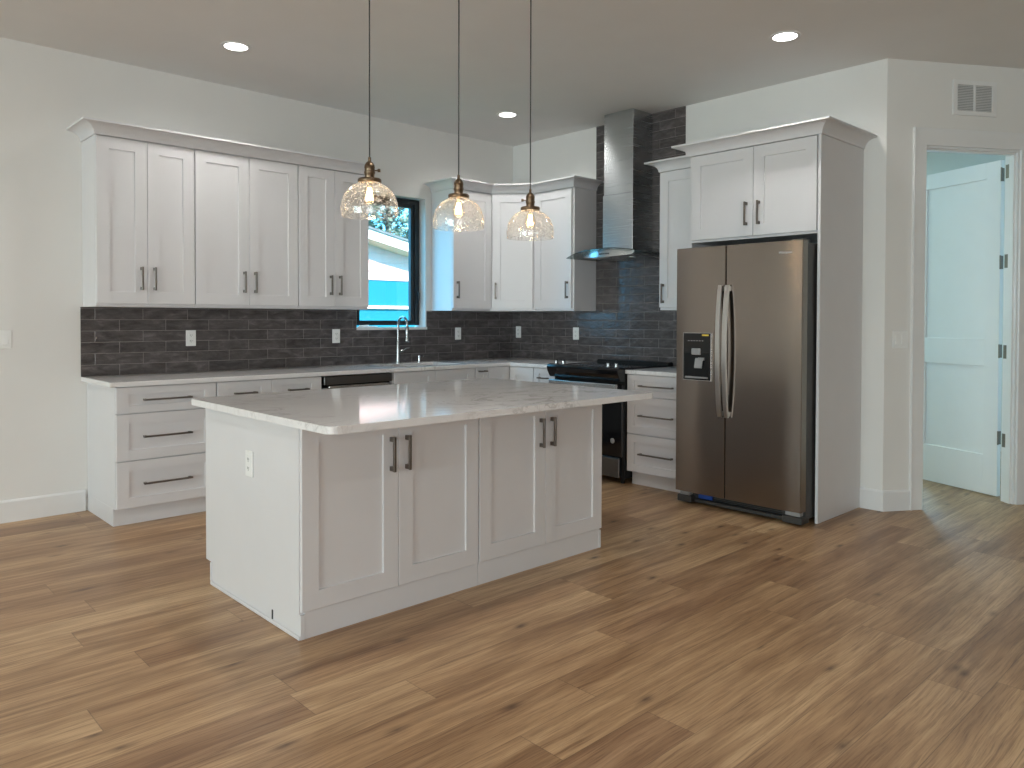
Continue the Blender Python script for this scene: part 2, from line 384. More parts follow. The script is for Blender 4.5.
# ---------------------------------------------------------------- setting
ANG = 0.56085; YC = -3.662
ca, sa = math.cos(ANG), math.sin(ANG)
DG_LOC, DG_RZ = (0, YC, 0), -ANG      # local x runs along the angled wall, local y goes into it
S0, S1, S2, S3 = 0.203, 0.294, 1.044, 1.14
ZH, ZCS = 2.480, 2.597
SE = 2.3
XE, YE = SE*ca, YC-SE*sa
XL, YR = -16.0, -9.5

fl = MB().box(XL-0.3, 3.6, YR-0.3, 0.12, -0.15, 0.0).build('floor', M['floor']); struct(fl, label='wide oak plank floor', cat='floor')
ce = MB().box(XL-0.3, 3.6, YR-2.4, 0.16, H, H+0.15).build('ceiling', M['ceiling']); struct(ce, label='plain painted ceiling', cat='ceiling')
WX0, WX1, WZ0, WZ1 = -1.838, -1.105, 1.217, 2.395
wb = MB().cells([XL-0.2, WX0, WX1, 0.2], [0, WZ0, WZ1, H], lambda i, j: not (i == 1 and j == 1), 0.0, 0.16, 'xzy').build('wall_back', M['wall'])
struct(wb, label='pale painted wall behind sink and left upper cabinets', cat='wall')
wr = MB().box(0, 0.12, YC, 0, 0, H).build('wall_right', M['wall']); struct(wr, label='pale painted wall behind range and fridge', cat='wall')
wd = MB().cells([0, S1, S2, SE], [0, ZH, H], lambda i, j: not (i == 1 and j == 0), 0.0, 0.105, 'xzy').build('wall_diagonal', M['wall'])
struct(wd, DG_LOC, DG_RZ, 'angled painted wall with the open doorway', 'wall')
we = MB().box(XE, XE+0.12, YR-0.1, YE, 0, H).build('wall_east', M['wall']); struct(we)
wl = MB().box(XL-0.2, XL, YR-0.2, 0.2, 0, H).build('wall_left', M['wall']); struct(wl)
wk = MB().box(XL-0.2, 3.6, YR-0.2, YR, 0, H).build('wall_rear', M['wall']); struct(wk)
# room seen through the doorway
M['bedwall'] = plain('bedroom_wall_paint', (0.72, 0.74, 0.70), 0.75, var=0.012, scale=3)
b1 = MB().box(3.3, 3.42, -7, 0.12, 0, H).build('wall_bedroom_far', M['bedwall']); struct(b1)
b2 = MB().box(0.12, 3.42, -0.12, 0.0, 0, H).build('wall_bedroom_left', M['bedwall']); struct(b2)
b3 = MB().box(XE+0.12, 3.42, -7.0, -6.9, 0, H).build('wall_bedroom_right', M['bedwall']); struct(b3)

BBP = [(0, 0), (0.014, 0), (0.014, 0.128), (0.008, 0.14), (0, 0.14)]
bb = MB().sweep([(-3.945, 0), (XL, 0)][::-1], BBP).build('baseboard_back', M['trim']); struct(bb, label='white baseboard left of the base cabinets', cat='baseboard')
dS = lambda s_, t_=0: (s_*ca+t_*sa, YC-s_*sa+t_*ca)
bb = MB().sweep([(0, -3.513), (0, YC), dS(S0)], BBP).build('baseboard_right', M['trim']); struct(bb, label='white baseboard wrapping the wall corner beside fridge panel', cat='baseboard')
bb = MB().sweep([dS(S3), (XE, YE), (XE, YR)], BBP).build('baseboard_east', M['trim']); struct(bb)

# door casing (both legs, head, jamb lining)
c = MB(); c.box(S0, S1, -0.018, 0, 0, ZCS, 0.002).box(S2, S3, -0.018, 0, 0, ZCS, 0.002).box(S0, S3, -0.0185, 0, ZH, ZCS, 0.002)
c.box(S0-0.003, S0+0.004, -0.024, 0, 0, ZCS).box(S3-0.004, S3+0.003, -0.024, 0, 0, ZCS)
c.box(S1-0.001, S1+0.012, 0, 0.105, 0, ZH).box(S2-0.012, S2+0.001, 0, 0.105, 0, ZH).box(S1, S2, 0, 0.105, ZH-0.014, ZH)
c.box(S2-0.024, S2-0.012, 0.02, 0.06, 0, ZH-0.014).box(S1+0.012, S1+0.024, 0.02, 0.06, 0, ZH-0.014).box(S1, S2, 0.02, 0.06, ZH-0.026, ZH-0.014)
struct(c.build('trim_1', M['trim']), DG_LOC, DG_RZ, 'white casing and jamb of the open doorway', 'door casing')
# the door: hinged on the right jamb, swung into the far room
HX, HY = 1.052, -4.088
ddir = Vector((0.397, 0.918)); drz = math.atan2(ddir.y, ddir.x)
d = MB(); DW_, DT, DZ0, DZ1 = 0.745, 0.036, 0.010, 2.455
# local x from hinge to free edge; visible face is local +y
for side in (1, -1):
    yb = 0.0
STI = 0.115; rails = [(DZ0, 0.30), (0.955, 1.155), (2.335, DZ1)]
d.box(0, STI, 0, DT, DZ0, DZ1, 0.0015).box(DW_-STI, DW_, 0, DT, DZ0, DZ1, 0.0015)
for a, b in rails: d.box(STI-0.001, DW_-STI+0.001, 0, DT, a, b, 0.0015)
d.box(STI-0.002, DW_-STI+0.002, 0.013, DT-0.013, 0.2, 2.4)
door = d.build('door_1', M['trim']); struct(door, (HX, HY, 0), drz, 'white two panel shaker door standing open in the doorway', 'door')
for hz in (0.388, 1.02, 1.665, 2.30):
    h = MB(); h.cyl((-0.006, DT+0.004, hz), (-0.006, DT+0.004, hz+0.1), 0.0055, 10)
    h.box(-0.0025, 0.0005, 0.004, DT+0.002, hz+0.002, hz+0.098, 0.0008)
    ml = []
    for t_ in (0.052, 0.098):
        for ds_ in (0.0, 0.0025):
            wx, wy = (S2-0.0122-ds_)*ca+t_*sa-HX, -(S2-0.0122-ds_)*sa+t_*ca+YC-HY
            ml.append((wx*ddir.x+wy*ddir.y, -wx*ddir.y+wy*ddir.x))
    h.prism([ml[0], ml[1], ml[3], ml[2]], 'z', hz+0.002, hz+0.098)
    h.build('hinge', M['hinge'], door)
k = MB(); k.lathe([(0.0, 0), (0.032, 0.0), (0.032, 0.008), (0.012, 0.012), (0.011, 0.04), (0.026, 0.048), (0.029, 0.062), (0.02, 0.074), (0.0, 0.076)][1:-1], (DW_-0.065, DT, 0.97), 20, 'y')
kb = k.build('door_knob', M['nickel'], door, True); kb.rotation_euler = (0, 0, 0)
for v in kb.data.vertices: v.co.y = 2*DT-v.co.y

# ---------------------------------------------------------------- window over the sink
FY0, FY1 = 0.085, 0.15
w1 = MB()
fx0, fx1, fz0, fz1 = WX0+0.004, WX1-0.008, WZ0+0.018, WZ1-0.006
w1.cells([fx0, fx0+0.052, fx1-0.052, fx1], [fz0, fz0+0.02, fz1-0.042, fz1], lambda i, j: not (i == 1 and j == 1), FY0+0.0, FY1, 'xzy', 0.002)
win = w1.build('window_1', M['frame']); struct(win, label='black framed casement window above the sink', cat='window')
sx0, sx1, sz0, sz1 = fx0+0.045, fx1-0.045, fz0+0.014, fz1-0.036
MB().cells([sx0, sx0+0.042, sx1-0.042, sx1], [sz0, sz0+0.028, sz1-0.04, sz1], lambda i, j: not (i == 1 and j == 1), FY0+0.012, FY1-0.012, 'xzy', 0.003).build('sash', M['frame'], win)
MB().box(sx0+0.035, sx1-0.035, 0.115, 0.121, sz0+0.02, sz1-0.03).build('pane', M['pane'], win)
l = MB(); l.box(fx1-0.04, fx1-0.012, FY0-0.008, FY0, 1.43, 1.56, 0.004, 2).tube([(fx1-0.026, FY0-0.005, 1.44), (fx1-0.026, FY0-0.028, 1.47), (fx1-0.026, FY0-0.030, 1.53), (fx1-0.026, FY0-0.012, 1.55)], 0.007)
l.build('latch', M['frame'], win)
sl = MB().box(WX0-0.004, WX1+0.012, -0.014, 0.158, WZ0-0.022, WZ0+0.001, 0.002).build('trim_2', M['trim']); struct(sl, label='white window sill board', cat='window sill')
cb = MB().tube([(-1.80, 0.045, WZ0+0.006), (-1.76, 0.02, WZ0+0.006), (-1.68, 0.012, WZ0+0.006), (-1.61, 0.028, WZ0+0.006), (-1.60, 0.055, WZ0+0.006), (-1.66, 0.07, WZ0+0.007), (-1.74, 0.06, WZ0+0.006), (-1.79, 0.03, WZ0+0.014), (-1.70, 0.025, WZ0+0.018)], 0.005)
tag(cb.build('cord', M['white'], None, True), 'white loop of cord lying on the window sill', 'cord')

# ---------------------------------------------------------------- cabinets
def handle(parent, orient, x, y, z, L):
    # square bar pull centred at (x, z) on the face at y
    b = MB(); s_ = 0.0058
    if orient == 'v':
        b.box(x-s_, x+s_, y-0.036, y-0.025, z-L/2, z+L/2, 0.0012)
        for q in (-1, 1): b.box(x-s_-0.001, x+s_+0.001, y-0.028, y-0.0002, z+q*(L/2-0.012)-0.010, z+q*(L/2-0.012)+0.010, 0.001)
    else:
        b.box(x-L/2, x+L/2, y-0.036, y-0.025, z-s_, z+s_, 0.0012)
        for q in (-1, 1): b.box(x+q*(L/2-0.012)-0.008, x+q*(L/2-0.012)+0.008, y-0.028, y-0.0002, z-s_-0.0005, z+s_+0.0005, 0.001)
    return b.build('handle', M['nickel'], parent)

def cabinet(name, label, cat, loc, rz, W, D, z0, z1, fronts, group=None, toe=0.0, left_skin=False, body_poly=None):
    r = thing(name, label, cat, loc, rz, group)
    b = MB()
    if body_poly: b.prism(body_poly, 'z', z0, z1)
    else: b.box(0.0005, W-0.0005, -D, -0.002, z0, z1, 0.001)
    b.build('body', M['cab'], r)
    if toe: MB().box(0.0, W, -D+toe, -0.01, 0.0, z0).build('toe_kick', M['cab'], r)
    for f in fronts:
        o = MB().front(f['x'][0], f['x'][1], f['z'][0], f['z'][1], -D-0.0015, 0.0185, f.get('stile', 0.076), f.get('rail', 0.076)).build(f['kind'], M['cab'], r)
        h = f.get('h')
        if h: handle(o, h[0], h[1], -D-0.02, h[2], h[3])
    return r
def F(kind, x0, x1, z0, z1, h=None, stile=0.076, rail=0.076): return dict(kind=kind, x=(x0, x1), z=(z0, z1), h=h, stile=stile, rail=rail)

ZU, ZT, UD = 1.368, 2.4645, 0.306
UG = 'upper cabinets on the back wall'
def upper2(x0, x1, label):
    W = x1-x0; m = W/2; hz = 1.556
    return cabinet('upper_cabinet', label, 'upper cabinet', (x0, 0, 0), 0, W, UD, ZU, ZT,
        [F('door', 0.003, m-0.0015, ZU+0.022, ZT-0.004, ('v', m-0.041, hz, 0.155)), F('door', m+0.0015, W-0.003, ZU+0.022, ZT-0.004, ('v', m+0.041, hz, 0.155))], UG)
upper2(-3.952, -3.329, 'white double door upper cabinet at the open left end of the long run')
upper2(-3.327, -2.551, 'wide white double door upper cabinet in the middle of the long run')
upper2(-2.549, -1.9226, 'white double door upper cabinet just left of the window')
CG = 'upper cabinets around the corner'
cabinet('upper_cabinet', 'white single door upper cabinet with side lit blue by the window', 'upper cabinet', (-1.0397, 0, 0), 0, 0.463, UD, ZU, ZT,
        [F('door', 0.003, 0.460, ZU+0.022, ZT-0.004, ('v', 0.045, 1.556, 0.155))], CG)
# diagonal corner cabinet
P0, P1 = Vector((-0.5767, -UD)), Vector((-UD, -0.634))
r = thing('upper_cabinet', 'white diagonal upper cabinet filling the room corner', 'upper cabinet', (0, 0, 0), 0, CG)
MB().prism([(-0.002, -0.002), (-0.5757, -0.002), (-0.5757, P0.y), tuple(P1), (-0.002, -0.634)], 'z', ZU, ZT).build('body', M['cab'], r)
dl = (P1-P0).length; dd = (P1-P0).normalized()
do = MB().front(0.021, dl-0.021, ZU+0.022, ZT-0.004, -0.0015, 0.0185, 0.076, 0.076).build('door', M['cab'], r)
do.location = (P0.x, P0.y, 0); do.rotation_euler = (0, 0, math.atan2(dd.y, dd.x))
handle(do, 'v', 0.055, -0.02, 1.556, 0.155)
cabinet('upper_cabinet', 'white single door upper cabinet left of the range hood', 'upper cabinet', (0, -0.6355, 0), RW, 0.483, UD-0.006, ZU, ZT,
        [F('door', 0.004, 0.462, ZU+0.022, ZT-0.004, ('v', 0.462-0.04, 1.556, 0.155))], CG)
cabinet('upper_cabinet', 'narrow white upper cabinet between range hood and fridge', 'upper cabinet', (0, -2.045, 0), RW, 0.488, UD-0.006, ZU, ZT,
        [F('door', 0.004, 0.484, ZU+0.022, ZT-0.004, ('v', 0.045, 1.50, 0.155))])
# fridge surround
FD = 0.624
r = thing('fridge_cabinet', 'tall white surround with two door cabinet above the fridge', 'cabinet', (0, -2.535, 0), RW)
MB().box(0.0, 0.957, -FD, -0.002, 1.845, ZT, 0.001).build('body', M['cab'], r)
MB().box(0.957, 0.9766, -0.6433, -0.002, 0, ZT, 0.001).build('side_panel', M['cab'], r)
MB().box(0.0, 0.017, -FD, -0.002, 0, 1.844, 0.001).build('side_panel', M['cab'], r)
for x0, x1, hx in ((0.022, 0.508, 0.508-0.045), (0.511, 0.949, 0.511+0.045)):
    o = MB().front(x0, x1, 1.862, ZT-0.004, -FD-0.0015, 0.0185).build('door', M['cab'], r)
    handle(o, 'v', hx, -FD-0.02, 2.012, 0.16)
# crown mouldings
def crown_prof(z0, z1, o):
    h = z1-z0; pr = [(-0.03, z0), (0.004, z0)]
    for i in range(9):
        a = math.pi/2*i/8; pr.append((0.006+(o-0.014)*(1-math.cos(a)), z0+0.004+(h-0.018)*math.sin(a)))
    pr += [(o, z1-0.013), (o, z1), (-0.03, z1)]; return pr
CP = crown_prof(ZT+0.0006, 2.5437, 0.088)
def crown(path, label, prof=CP):
    o = MB().sweep(path, prof).build('crown_molding', M['cab']); return tag(o, label, 'crown molding')
yf = -UD-0.018
crown([(-3.954, -0.002), (-3.954, yf), (-1.921, yf)], 'white crown molding on the long left run of upper cabinets')
q = 0.018*math.tan(math.radians(22.5))
nrm = Vector((dd.y, -dd.x))*0.018
crown([(-1.0415, -0.002), (-1.0415, yf), (-0.5767-0.004, yf), (-UD-0.012, -0.634-0.004), (-UD-0.012, -1.1205), (-0.002, -1.1205)], 'white crown molding bending around the corner upper cabinets')
crown([(-0.002, -2.043), (-UD-0.012, -2.043), (-UD-0.012, -2.5345)], 'short white crown molding on the narrow cabinet beside the hood')
crown([(-UD-0.102, -2.533), (-0.645, -2.533), (-0.645, -3.5136), (-0.002, -3.5136)], 'white crown molding around the top of the fridge surround')

# base cabinets
ZB, ZK, BD = 0.871, 0.11, 0.608
BT = 0.04
cabinet('base_cabinet', 'white three drawer base cabinet at the far left end', 'base cabinet', (-3.9304, 0, 0), 0, 0.622, BD, ZK, ZB,
    [F('drawer', 0.004, 0.619, 0.7035, 0.866, ('h', 0.305, 0.784, 0.30), 0.072, 0.046), F('drawer', 0.004, 0.619, 0.4095, 0.6975, ('h', 0.305, 0.553, 0.30), 0.072, 0.062),
     F('drawer', 0.004, 0.619, 0.113, 0.4035, ('h', 0.305, 0.259, 0.30), 0.072, 0.062)], 'base cabinets', BT)
W = 0.785
cabinet('base_cabinet', 'white base cabinet with two top drawers left of the dishwasher', 'base cabinet', (-3.307, 0, 0), 0, W, BD, ZK, ZB,
    [F('drawer', 0.006, W/2-0.0015, 0.7035, 0.866, ('h', W/4, 0.784, 0.16), 0.076, 0.046), F('drawer', W/2+0.0015, W-0.004, 0.7035, 0.866, ('h', W*0.75, 0.784, 0.16), 0.076, 0.046),
     F('door', 0.006, W/2-0.0015, 0.113, 0.698, ('v', W/2-0.041, 0.60, 0.155)), F('door', W/2+0.0015, W-0.004, 0.113, 0.698, ('v', W/2+0.041, 0.60, 0.155))], 'base cabinets', BT)
W = 0.850
cabinet('base_cabinet', 'white sink base cabinet under the faucet', 'base cabinet', (-1.886, 0, 0), 0, W, BD, ZK, 0.66,
    [F('drawer_front', 0.004, W/2-0.0015, 0.7035, 0.866, None, 0.076, 0.046), F('drawer_front', W/2+0.0015, W-0.004, 0.7035, 0.866, None, 0.076, 0.046),
     F('door', 0.004, W/2-0.0015, 0.113, 0.698, ('v', W/2-0.041, 0.60, 0.155)), F('door', W/2+0.0015, W-0.004, 0.113, 0.698, ('v', W/2+0.041, 0.60, 0.155))], 'base cabinets', BT)
sb = [o for o in bpy.data.objects if o.get('label') == 'white sink base cabinet under the faucet'][0]
MB().box(0.0, 0.018, -BD, -0.001, 0.66, ZB).box(W-0.018, W, -BD, -0.001, 0.66, ZB).box(0.018, W-0.018, -BD, -BD+0.018, 0.66, ZB).build('rim_frame', M['cab'], sb)
W = 0.150
cabinet('base_cabinet', 'very narrow white pull-out base cabinet right of the sink', 'base cabinet', (-1.035, 0, 0), 0, W, BD, ZK, ZB,
    [F('drawer', 0.003, W-0.003, 0.113, 0.866, ('h', W/2, 0.835, 0.09), 0.045, 0.06)], 'base cabinets', BT)
r = thing('base_cabinet', 'white inside-corner base cabinet with two doors meeting', 'base cabinet', (0, 0, 0), 0, 'base cabinets')
BX = -0.606
MB().prism([(-0.002, -0.002), (-0.884, -0.002), (-0.884, -BD), (BX, -BD), (BX, -0.935), (-0.002, -0.935)], 'z', ZK, ZB).build('body', M['cab'], r)
MB().prism([(-0.002, -0.002), (-0.884, -0.002), (-0.884, -BD+BT), (BX+BT, -BD+BT), (BX+BT, -0.935), (-0.002, -0.935)], 'z', 0, ZK+0.001).build('toe_kick', M['cab'], r)
o = MB().front(-0.881, BX-0.022, 0.113, 0.866, -BD-0.0015, 0.0185).build('door', M['cab'], r)
o2 = MB().front(0.002, 0.301, 0.113, 0.866, -0.0015, 0.0185).build('door', M['cab'], r); o2.location = (BX, -BD-0.022, 0); o2.rotation_euler = (0, 0, RW)
W = 0.262
cabinet('base_cabinet', 'slim white base cabinet between corner and range', 'base cabinet', (0, -0.937, 0), RW, W, 0.606, ZK, ZB,
    [F('drawer', 0.004, W-0.004, 0.7035, 0.866, ('h', W/2, 0.784, 0.12), 0.06, 0.046), F('door', 0.004, W-0.004, 0.113, 0.698, ('v', 0.05, 0.6, 0.155))], 'base cabinets', BT)
W = 0.560
cabinet('base_cabinet', 'white three drawer base cabinet between range and fridge', 'base cabinet', (0, -1.969, 0), RW, W, 0.606, ZK, ZB,
    [F('drawer', 0.004, 0.556, 0.7035, 0.866, ('h', 0.285, 0.784, 0.31), 0.066, 0.046), F('drawer', 0.004, 0.556, 0.4095, 0.6975, ('h', 0.285, 0.555, 0.31), 0.066, 0.062),
     F('drawer', 0.004, 0.556, 0.113, 0.4035, ('h', 0.285, 0.259, 0.31), 0.066, 0.062)], 'base cabinets', 0.055)

# countertops
CT0, CT1 = 0.8715, 0.9012
SX0, SX1, SY0, SY1 = -1.80, -1.12, -0.53, -0.14
xs = [-3.9668, SX0, SX1, -0.645, -0.0055]; ys = [-1.2005, -0.6516, SY0, SY1, -0.0055]
def on(i, j):
    if j == 0: return i == 3
    if i == 1 and j == 2: return False
    return True
ct = MB().cells(xs, ys, on, CT0, CT1, 'xyz', 0.0025).build('countertop', M['quartz'])
tag(ct, 'white veined quartz countertop along the wall with the sink', 'countertop')
ct = MB().box(-0.645, -0.0055, -2.532, -1.9665, CT0, CT1, 0.0025, 2).build('countertop', M['quartz'])
tag(ct, 'small white quartz countertop between range and fridge', 'countertop')
# sink bowl
s = MB(); t_ = 0.004; zb = 0.672
s.cells([SX0-0.012, SX0+0.002, SX1-0.002, SX1+0.012], [SY0-0.012, SY0+0.002, SY1-0.002, SY1+0.012], lambda i, j: not (i == 1 and j == 1), CT0-0.006, CT0-0.0005)
s.box(SX0-0.002, SX0+0.002, SY0-0.002, SY1+0.002, zb, CT0-0.002).box(SX1-0.002, SX1+0.002, SY0-0.002, SY1+0.002, zb, CT0-0.002)
s.box(SX0, SX1, SY0-0.002, SY0+0.002, zb, CT0-0.002).box(SX0, SX1, SY1-0.002, SY1+0.002, zb, CT0-0.002).box(SX0, SX1, SY0, SY1, zb-0.002, zb+0.002)
sk = s.build('sink', M['steel']); tag(sk, 'stainless undermount sink let into the counter under the window', 'sink')
MB().lathe([(0.045, 0), (0.045, 0.004), (0.03, 0.002)], (-1.46, -0.34, zb+0.002), 20).build('drain', M['chrome'], sk)
# faucet
fx, fy = -1.466, -0.082
r = thing('faucet', 'tall chrome gooseneck pull-down faucet at the sink', 'faucet', (fx, fy, CT1))
MB().lathe([(0.028, 0), (0.028, 0.006), (0.020, 0.012), (0.0175, 0.05), (0.0165, 0.19), (0.014, 0.20)], (0, 0, 0), 20).build('stem', M['fauc'], r, True)
pts = [(0, 0, 0.19), (0, 0, 0.34)]
R_ = 0.068
for i in range(1, 13):
    a = math.pi*i/12; pts.append((0, -R_+R_*math.cos(a), 0.34+R_*math.sin(a)))
pts += [(0, -2*R_, 0.325)]
MB().tube(pts, 0.0115, 12).build('gooseneck', M['fauc'], r, True)
MB().lathe([(0.0125, 0.325), (0.0165, 0.315), (0.0165, 0.25), (0.014, 0.235), (0.019, 0.215), (0.020, 0.19), (0.017, 0.185)], (0, -2*R_, 0), 18).build('spray_head', M['fauc'], r, True)
h = MB(); h.cyl((0.016, 0, 0.105), (0.045, -0.006, 0.108), 0.012, 14).tube([(0.045, -0.006, 0.108), (0.06, -0.03, 0.13), (0.064, -0.085, 0.14)], [0.009, 0.007, 0.006], 10)
h.build('lever', M['fauc'], r, True)
r = thing('soap_dispenser', 'small chrome soap dispenser right of the faucet', 'soap dispenser', (-1.235, -0.08, CT1))
MB().lathe([(0.02, 0), (0.02, 0.006), (0.011, 0.010), (0.010, 0.045), (0.013, 0.047), (0.013, 0.06)], (0, 0, 0), 16).build('pump', M['chrome'], r, True)
MB().tube([(0, 0, 0.055), (0, -0.03, 0.062), (0, -0.06, 0.054)], 0.006, 8).build('spout', M['chrome'], r, True)

# backsplash tile
tb = MB().cells([-3.9652, WX0-0.004, WX1+0.012, 0.0], [0.9012, WZ0-0.022, ZU-0.0005], lambda i, j: not (i == 1 and j == 1), -0.005, 0.0, 'xzy').build('trim_3', M['tile'])
struct(tb, label='charcoal glazed subway tile backsplash on the back wall', cat='backsplash')
tb = MB().cells([0.005, 1.115, 2.072, 2.534], [0.9012, ZU-0.0005, H], lambda i, j: not (j == 1 and i != 1), -0.005, 0.0, 'xzy').build('trim_4', M['tile'])
struct(tb, (0, 0, 0), RW, 'charcoal glazed tile behind the range rising to the ceiling', 'backsplash')

# ---------------------------------------------------------------- dishwasher
r = thing('dishwasher', 'dark stainless dishwasher built in between white base cabinets', 'dishwasher', (-2.520, 0, 0), 0)
W = 0.632
MB().box(0.003, W-0.003, -0.575, -0.02, 0.02, 0.868).build('body', M['blackpl'], r)
MB().box(0.018, W-0.014, -0.625, -0.576, 0.12, 0.775, 0.004).build('door', M['drkst'], r)
MB().box(0.018, W-0.014, -0.628, -0.576, 0.800, 0.862, 0.003).build('control_panel', M['drkst'], r)
MB().box(0.05, W-0.05, -0.640, -0.600, 0.774, 0.792, 0.003).build('handle', M['steel'], r)
MB().box(0.02, W-0.02, -0.56, -0.52, 0, 0.11).build('toe_kick', M['blackpl'], r)

# ---------------------------------------------------------------- range
W = 0.760
r = thing('range', 'black and stainless slide-in electric range with knobs on top', 'range', (0, -1.2035, 0), RW)
MB().box(0.002, W-0.002, -0.640, -0.02, 0.045, 0.885, 0.002).build('body', M['blackpl'], r)
MB().box(0.001, W-0.001, -0.650, -0.075, 0.886, 0.912, 0.003).build('cooktop', M['blackglass'], r)
MB().prism([(-0.008, 0.902), (-0.008, 0.930), (-0.030, 0.938), (-0.070, 0.934), (-0.085, 0.912), (-0.085, 0.902)], 'x', -0.004, W+0.004, 0.001).build('vent_trim', M['blackpl'], r)
cp = MB().prism([(-0.640, 0.914), (-0.700, 0.922), (-0.728, 0.916), (-0.738, 0.895), (-0.730, 0.860), (-0.700, 0.812), (-0.640, 0.805)], 'x', 0.0, W, 0.003).build('control_panel', M['blackglass'], r)
MB().box(0.13, W-0.20, -0.700, -0.655, 0.9165, 0.9215, 0.001).build('display_strip', M['steel'], r)
for kx in (0.068, 0.150, W-0.130, W-0.048):
    kn = MB().lathe([(0.021, 0), (0.021, 0.004), (0.017, 0.006), (0.016, 0.028), (0.013, 0.031)], (kx, -0.690, 0.918), 20); kn.box(kx-0.003, kx+0.003, -0.708, -0.672, 0.94, 0.954, 0.001)
    kn.build('knob', M['fauc'], r, True)
od = MB().box(0.004, W-0.004, -0.672, -0.641, 0.215, 0.785, 0.004).build('oven_door', M['blackglass'], r)
hb = MB().box(0.02, W-0.02, -0.735, -0.708, 0.745, 0.790, 0.006, 2)
for q in (0.045, W-0.075): hb.box(q, q+0.03, -0.712, -0.670, 0.752, 0.780, 0.003)
hb.build('handle', M['steel'], od)
bd = MB().lathe([(0.021, 0), (0.021, 0.0015), (0.019, 0.002), (0.013, 0.002), (0.012, 0.0012), (0.010, 0.0012), (0.009, 0.002), (0.001, 0.002)], (W-0.098, -0.672, 0.338), 24, 'y')
bd.build('badge', M['greypl'], od)
dr = MB().box(0.004, W-0.035, -0.668, -0.641, 0.050, 0.205, 0.004).build('drawer', M['drkst'], r)
for q in (0.03, W-0.07):
    for yy in (-0.60, -0.10): MB().cyl((q+0.02, yy, 0), (q+0.02, yy, 0.05), 0.018, 12).build('foot', M['blackpl'], r)

# ---------------------------------------------------------------- range hood
r = thing('range_hood', 'stainless chimney range hood with curved glass canopy', 'range hood', (0, -1.588, 0), RW)
MB().box(-0.155, 0.155, -0.275, -0.006, 2.352, H-0.003, 0.003).build('upper_chimney', M['hood'], r)
MB().box(-0.160, 0.160, -0.282, -0.006, 1.868, 2.352, 0.003).build('lower_chimney', M['hood'], r)
zc = lambda x: 1.8765-0.055*(x/0.45)**2
n = 24; yfr = lambda x: -0.500+0.075*(abs(x)/0.45)**2.4
t = bmesh.new(); T_ = []; 
for i in range(n+1):
    x = -0.45+0.9*i/n
    T_.append([t.verts.new((x, yy, zc(x)+dz)) for yy, dz in ((-0.006, 0), (yfr(x), 0), (yfr(x), 0.007), (-0.006, 0.007))])
for a, b in zip(T_, T_[1:]):
    for k in range(4): t.faces.new((a[k], a[(k+1) % 4], b[(k+1) % 4], b[k]))
t.faces.new(T_[0]); t.faces.new(list(reversed(T_[-1]))); bmesh.ops.recalc_face_normals(t, faces=t.faces[:])
g = MB(); g.merge(t); g.build('glass_canopy', M['hoodglass'], r)
t = bmesh.new(); T_ = []
for i in range(n+1):
    x = -0.28+0.56*i/n; zt_ = zc(x)-0.0005; zb_ = 1.806+0.012*(x/0.28)**2 if abs(x) < 0.27 else zt_-0.02
    zb_ = min(zb_, zt_-0.012); yf_ = -0.455+0.045*(x/0.28)**2
    T_.append([t.verts.new(p) for p in ((x, -0.01, zb_), (x, yf_+0.02, zb_), (x, yf_, zb_+0.006), (x, yf_+0.004, zt_), (x, -0.01, zt_))])
for a, b in zip(T_, T_[1:]):
    for k in range(5): t.faces.new((a[k], a[(k+1) % 5], b[(k+1) % 5], b[k]))
t.faces.new(T_[0]); t.faces.new(list(reversed(T_[-1]))); bmesh.ops.recalc_face_normals(t, faces=t.faces[:])
g = MB(); g.merge(t); hb_ = g.build('hood_body', M['hood'], r)
for q in range(5): MB().lathe([(0.006, 0), (0.006, 0.003), (0.004, 0.004)], (-0.045+q*0.022, -0.4545, 1.838), 12, 'y').build('button', M['blackpl'], r)
for q in (-0.17, 0.17): MB().lathe([(0.03, 0), (0.03, 0.003), (0.02, 0.001)], (q, -0.30, 1.808), 16).build('hood_lamp', M['chrome'], r)

# ---------------------------------------------------------------- refrigerator
FW_ = 0.928
r = thing('refrigerator', 'tall stainless side-by-side refrigerator with door dispenser', 'refrigerator', (0, -2.5575, 0), RW)
MB().box(0.006, FW_-0.006, -0.745, -0.03, 0.035, 1.780, 0.004).build('body', M['darkmetal'], r)
split = 0.392
def fridge_door(x0, x1, name, curve_left):
    pr = []; W_ = x1-x0; us = [0, 0.003/W_]+[k/12 for k in range(1, 12)]+[1-0.003/W_, 1]
    for u in us:
        x = x0+W_*u
        bow = 0.007*(1-(2*u-1)**2)
        e = min(u*W_, (1-u)*W_); rd = 0.003; rnd = 0.0
        if e < rd: rnd = rd-math.sqrt(max(0, rd*rd-(rd-e)**2))
        pr.append((x, -0.820-bow+rnd))
    poly = [(x0, -0.752)] + pr + [(x1, -0.752)]
    return MB().prism(poly, 'z', 0.092, 1.790, 0.0).build(name, M['fridge'], r, True, 12)
dL = fridge_door(0.002, split-0.004, 'door', True)
dR = fridge_door(split+0.004, FW_-0.002, 'door', False)
